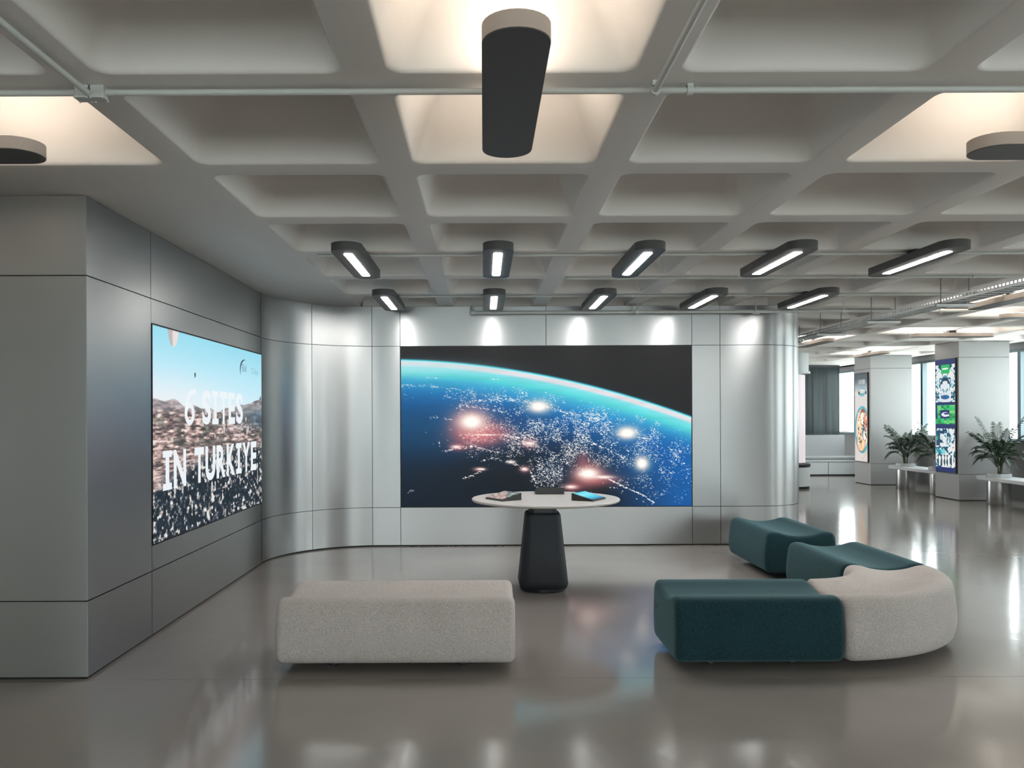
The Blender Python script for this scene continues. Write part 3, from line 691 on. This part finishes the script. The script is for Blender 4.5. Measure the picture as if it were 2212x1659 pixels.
class Arc:
    def __init__(s, c, r, a0, a1): s.c, s.r, s.a0, s.a1 = c, r, R(a0), R(a1); s.length = r*abs(s.a1-s.a0)
    def __call__(s, t):
        a = s.a0+(s.a1-s.a0)*t/s.length; rad = Vector((cos(a), sin(a), 0)); return Vector((*s.c,0))+rad*s.r, rad, Vector((-sin(a), cos(a), 0))
def bench(fr, m, label, cat, foot_t, group=None, tab=None):
    p0, _, _ = fr(fr.length/2); t = tag(empty('bench', (p0.x, p0.y, 0)), label, cat, group); o_ = (-p0.x, -p0.y, 0)
    cushion(fr).build('cushion', m, t, o_)
    for ft in foot_t:
        for s in (-.13, .13):
            p, sd, _ = fr(fr.length*ft); q = p+sd*s; MB().lathe([(.028, 0), (.032, .004), (.032, .066)], 16, q.x, q.y).build('foot', M_BLACK, t, o_)
    if tab:
        bevel_mod(MB().box(tab[0]-.006, tab[0]+.006, tab[1]-.012, tab[1]+.004, tab[2]-.014, tab[2]+.012).build('zip_tab', M_BLACK, t, o_), .002)
    return t
bench(Straight((-1.225, 5.075), (.18, 5.075)), M_FABW, 'long straight white bench standing alone beside the left steel wall', 'bench', (.22, .78), 'upholstered benches', (-.43, 4.80, .052))
bench(Straight((1.115, 5.075), (2.108, 5.075)), M_FABT, 'dark teal bench in front, joined to the curved white one', 'bench', (.25, .75), 'upholstered benches', (1.118, 5.3, .27))
bench(Arc((2.115, 5.845), .77, -90, 0), M_FABW, 'curved white corner bench between two teal benches', 'bench', (.22, .78), 'upholstered benches')
bench(Straight((2.885, 5.852), (2.885, 6.92)), M_FABT, 'dark teal bench behind the curved white one, touching it', 'bench', (.25, .75), 'upholstered benches')
bench(Straight((2.905, 7.45), (2.905, 8.60)), M_FABT, 'dark teal bench standing free at the far end near the back wall', 'bench', (.25, .75), 'upholstered benches')

# ------------------------------------------------------------------ round table with three wedge consoles
TXc, TYc, TH = .535, 7.10, .79
tb = tag(empty('round_table', (TXc, TYc, 0)), 'round white table on a tapered dark navy pedestal', 'table')
MB().lathe([(.60, TH-.03), (.632, TH-.024), (.642, TH-.014), (.642, TH-.006), (.636, TH), ], 96).build('tabletop', M_TOP, tb)
def octo(r, z, n=8, rr=.045):
    pts = []
    for x, y in rrect(r, r, r*.42, 5): pts.append((x, y, z))
    return pts
MB().rings([octo(r, z) for r, z in ((.195,.03),(.205,.05),(.212,.075),(.208,.10),(.152,.645),(.148,.662),(.138,.672))], True).build('pedestal', M_NAVY, tb, (-.028, 0, 0))
MB().lathe([(.185, 0), (.195, .004), (.195, .035)], 40).build('plinth', M_BLACK, tb, (-.028, 0, 0))
MB().rings([octo(.118, .665), octo(.118, TH-.03)], False).build('collar', M_BLACK, tb, (-.028, 0, 0))
def console(x, y, rz, label, m):
    c = tag(empty('console', (x, y, TH), rz), label, 'touch screen', 'wedge consoles on the round table')
    w, d, h0, h1 = .13, .10, .012, .062          # low edge towards -y
    bevel_mod(MB().add([(-w,-d,0),(w,-d,0),(w,d,0),(-w,d,0),(-w,-d,h0),(w,-d,h0),(w,d,h1),(-w,d,h1)], [(0,3,2,1),(4,5,6,7),(0,1,5,4),(1,2,6,5),(2,3,7,6),(3,0,4,7)]).build('housing', M_BLACK, c), .003)
    zf = lambda yy: h0+(yy+d)/(2*d)*(h1-h0)+.0012
    a, b = .118, .088
    screen_face('display', [(-a,-b,zf(-b)), (a,-b,zf(-b)), (a,b,zf(b)), (-a,b,zf(b))], m, c)
def tabpic(kind):
    h, w = 120, 160; U, V = np.meshgrid(np.linspace(0,1,w), np.linspace(1,0,h)); n = fbm(h, w, 12, 14, 80+kind, 3)
    if kind == 0:
        im = ramp(np.clip(n*1.3-.15, 0, 1), [(0,(60,60,56)),(.45,(190,160,150)),(1,(226,214,208))]); return np.where((U+V > 1.25)[...,None], ramp(n, [(.3,(24,40,38)),(.5,(110,130,124)),(.7,(200,206,200))]), im)
    return ramp(np.clip(V+.15*n, 0, 1), [(0,(20,96,150)),(.35,(70,186,214)),(.7,(130,218,232)),(1,(90,200,220))])
console(.535-.37, 6.98, R(-58), 'wedge console with a rocky picture at the left of the round table', screen_mat('console_picture_rock', tabpic(0), .6))
console(.535+.355, 6.93, R(58), 'wedge console with a bright cyan picture at the right of the table', screen_mat('console_picture_cyan', tabpic(1), .72))
console(.60, 7.52, R(180), 'wedge console seen from its dark back at the far table edge', screen_mat('console_picture_blue', tabpic(2), .6))

# ------------------------------------------------------------------ planter benches and palms by the facade
def planter_bench(ya, yb, label, plants):
    x = 8.62; b = tag(empty('planter_bench', (x, (ya+yb)/2, 0)), label, 'bench', 'planter benches by the windows')
    Ln = abs(ya-yb)/2+.42
    slab = MB().prism([(px_[1], px_[0]) for px_ in reversed(stadium(Ln, .24, 10))], .395, .455).build('seat_slab', M_SLAB, b); bevel_mod(slab, .008)
    for y in (ya, yb):
        dy = y-(ya+yb)/2
        d = MB().lathe([(.175,0),(.18,.006),(.18,.395)], 36, 0, dy).build('drum', M_STEEL, b)
        r = MB().lathe([(.18,.455),(.185,.46),(.185,.515),(.172,.515),(.170,.48)], 36, 0, dy).build('pot_rim', M_SLAB, b)
        MB().lathe([(.171,.456),(.171,.49)], 24, 0, dy).build('soil', M_SOIL, r)
def frond_mesh(rnd, length, rise, droop, nl=15):
    mb = MB(); pts = []
    for i in range(13):
        t = i/12; pts.append(Vector((length*.72*t**1.15, 0, rise*t-droop*t**2.6)))
    mb.tube(pts, [.006*(1-.75*i/12)+.0012 for i in range(13)], 5)
    for k in range(nl):
        t = .30+.70*k/(nl-1); f = t*12; i = min(int(f), 11); p = pts[i].lerp(pts[i+1], f-i); d = (pts[i+1]-pts[i]).normalized()
        ll = length*.46*(1-.55*abs(t-.5)*1.3)*rnd.uniform(.85,1.1)
        for s in (-1, 1):
            side = Vector((0, s, 0)); dirv = (d*.75+side*.72+Vector((0,0,.10))).normalized(); up = d.cross(side).normalized()
            w = (d*.35-side*.1).cross(up); w = d*.011
            a = p; b = p+dirv*ll*.5+Vector((0,0,.012)); c = p+dirv*ll-Vector((0,0,ll*.30))
            mb.add([a-w*.4, a+w*.4, b+w, b-w, c], [(0,1,2,3),(3,2,4)])
    me = bpy.data.meshes.new('frond'); me.from_pydata(mb.v, [], mb.f); me.materials.append(M_LEAF); return me
def palm(x, y, seed, label, y0, y1, h=1.0):
    rnd = random.Random(seed); t = tag(empty('potted_palm', (x, y, .49)), label, 'plant', 'palms in the planter benches')
    for q in range(6):
        a = rnd.uniform(0, 2*pi); r = .05; dx, dy = r*cos(a), r*sin(a)
        MB().tube([(dx*.6, dy*.6, -.02), (dx*.9, dy*.9, .12), (dx*1.4, dy*1.4, .28*h)], [.013, .011, .006], 7).build('stem', M_STEM, t)
    for q in range(24):
        a = q*2.4+rnd.uniform(-.3,.3); inner = q/23.
        ln = rnd.uniform(.40,.52)*h; rise = (.36+.42*(1-inner))*rnd.uniform(.85,1.12)*h; dr = rnd.uniform(.16,.30)*h*(.6+.7*inner)
        ca, sa = cos(a), sin(a); room = min((FX-.08-x)/max(ca,.01), (y1-y)/max(sa,.01) if x+.6*ca > 8.2 else 9, (y-y0)/max(-sa,.01) if x+.6*ca > 8.2 else 9)
        ln = min(ln, max(.25, room/1.02))
        link('frond', frond_mesh(rnd, ln, rise, dr), t, (.03*cos(a), .03*sin(a), .12*h+.10*(1-inner)), (0, 0, a))
planter_bench(16.65, 15.42, 'pale planter bench between the two screen pillars', 2)
planter_bench(13.64, 12.4, 'pale planter bench in front of the blue and green pillar', 2)
palm(8.62, 16.65, 3, 'potted palm on the bench beside the food screen pillar', 14.95, 17.40, .95)
palm(8.62, 15.42, 8, 'potted palm partly hidden behind the blue and green pillar', 14.98, 17.4, .95)
palm(8.62, 13.64, 5, 'potted palm in front of the blue and green pillar', 11.8, 14.16, 1.0)

# ------------------------------------------------------------------ far end: kiosk, low cabinets, curved glazed partition
kx, ky = 6.30, 16.95
k = tag(empty('display_kiosk', (kx, ky, 0)), 'round white display kiosk with a lit strip behind the steel wall end', 'kiosk')
MB().lathe([(.42,0),(.44,.003),(.44,.05)], 40).build('plinth', M_BLACK, k)
MB().lathe([(.45,.05),(.45,.44)], 40).build('base', M_WHITE, k)
MB().lathe([(.455,.44),(.46,.445),(.46,.50),(.44,.505)], 40).build('rim', M_BLACK, k)
MB().rings([[(.34*cos(2*pi*i/32), .34*sin(2*pi*i/32), z) for i in range(32)] for z in (.505, 2.36)], True, False, False).build('glass_cylinder', M_GLASS, k)
mb = MB(); pts = [(.36*cos(R(a)), .36*sin(R(a))) for a in range(-75, 8, 6)]; n = len(pts)
MB().add([(x,y,.53) for x,y in pts]+[(x,y,2.33) for x,y in pts], [(i,i+1,n+i+1,n+i) for i in range(n-1)], True).build('display', mat('kiosk_display', (.02,.02,.02,1), .4, emit=srgb(214,206,208), estr=.70), k)
mb = MB().box(-.19, -.11, -.44, -.40, .505, 2.36); mb.build('post', M_BLACK, k)
MB().lathe([(.46,2.36),(.46,2.40),(.43,2.405),(.43,SOF-.005)], 40).build('head', M_WHITE, k)

fw = 20.6
cab = tag(empty('low_cabinet', (8.2, fw-.2, 0)), 'low pale cabinet with padded top along the far wall', 'cabinet')
for q, (x0, x1) in enumerate(((-1.5, -.35), (-.35, .35), (.35, 1.03))):
    bevel_mod(MB().box(x0+.006, x1-.006, -.18, .18, .03, .34).build('cabinet_door', M_WHITE, cab), .008)
bevel_mod(MB().box(-1.5, 1.03, -.2, .18, .345, .385).build('cabinet_top', M_WHITE, cab), .006)
MB().box(-1.48, 1.02, -.16, .18, 0, .03).build('plinth', M_BLACK, cab)
MB().tube([(-1.5, -.12, .44), (1.03, -.12, .44)], .05, 12).build('bolster', M_GREYP, cab)
struct(MB().box(3.6, 9.12, fw, fw+.12, 0, 1.0).build('wall_parapet', M_GREYP), 'low grey wall behind the cabinet')
# curved dark glazing standing on the low wall
gp = tag(empty('glazed_partition', (8.3, fw, 1.0)), 'dark curved glazed partition above the low far wall', 'partition')
pth = [(x, .32-.30*math.sin((x+1.6)/1.9*pi*.62+.35)) for x in np.linspace(-2.2, .80, 9)]
for q in range(8):
    (x0, y0), (x1, y1) = pth[q], pth[q+1]
    MB().prism([(x0+.008, y0), (x1-.008, y1), (x1-.008, y1+.02), (x0+.008, y0+.02)], .02, 1.72).build('pane', M_DARKG, gp)
    MB().box(x0-.012, x0+.012, y0-.006, y0+.035, 0, 1.74).build('mullion', M_BLACK, gp)
mb = MB(); A = [(x, y-.01) for x, y in pth]; Bq = [(x, y+.04) for x, y in reversed(pth)]
mb.prism(A+Bq, 0, .025); mb.build('bottom_rail', M_BLACK, gp)
mb = MB(); mb.prism(A+Bq, 1.715, 1.775); mb.build('top_rail', M_BLACK, gp)
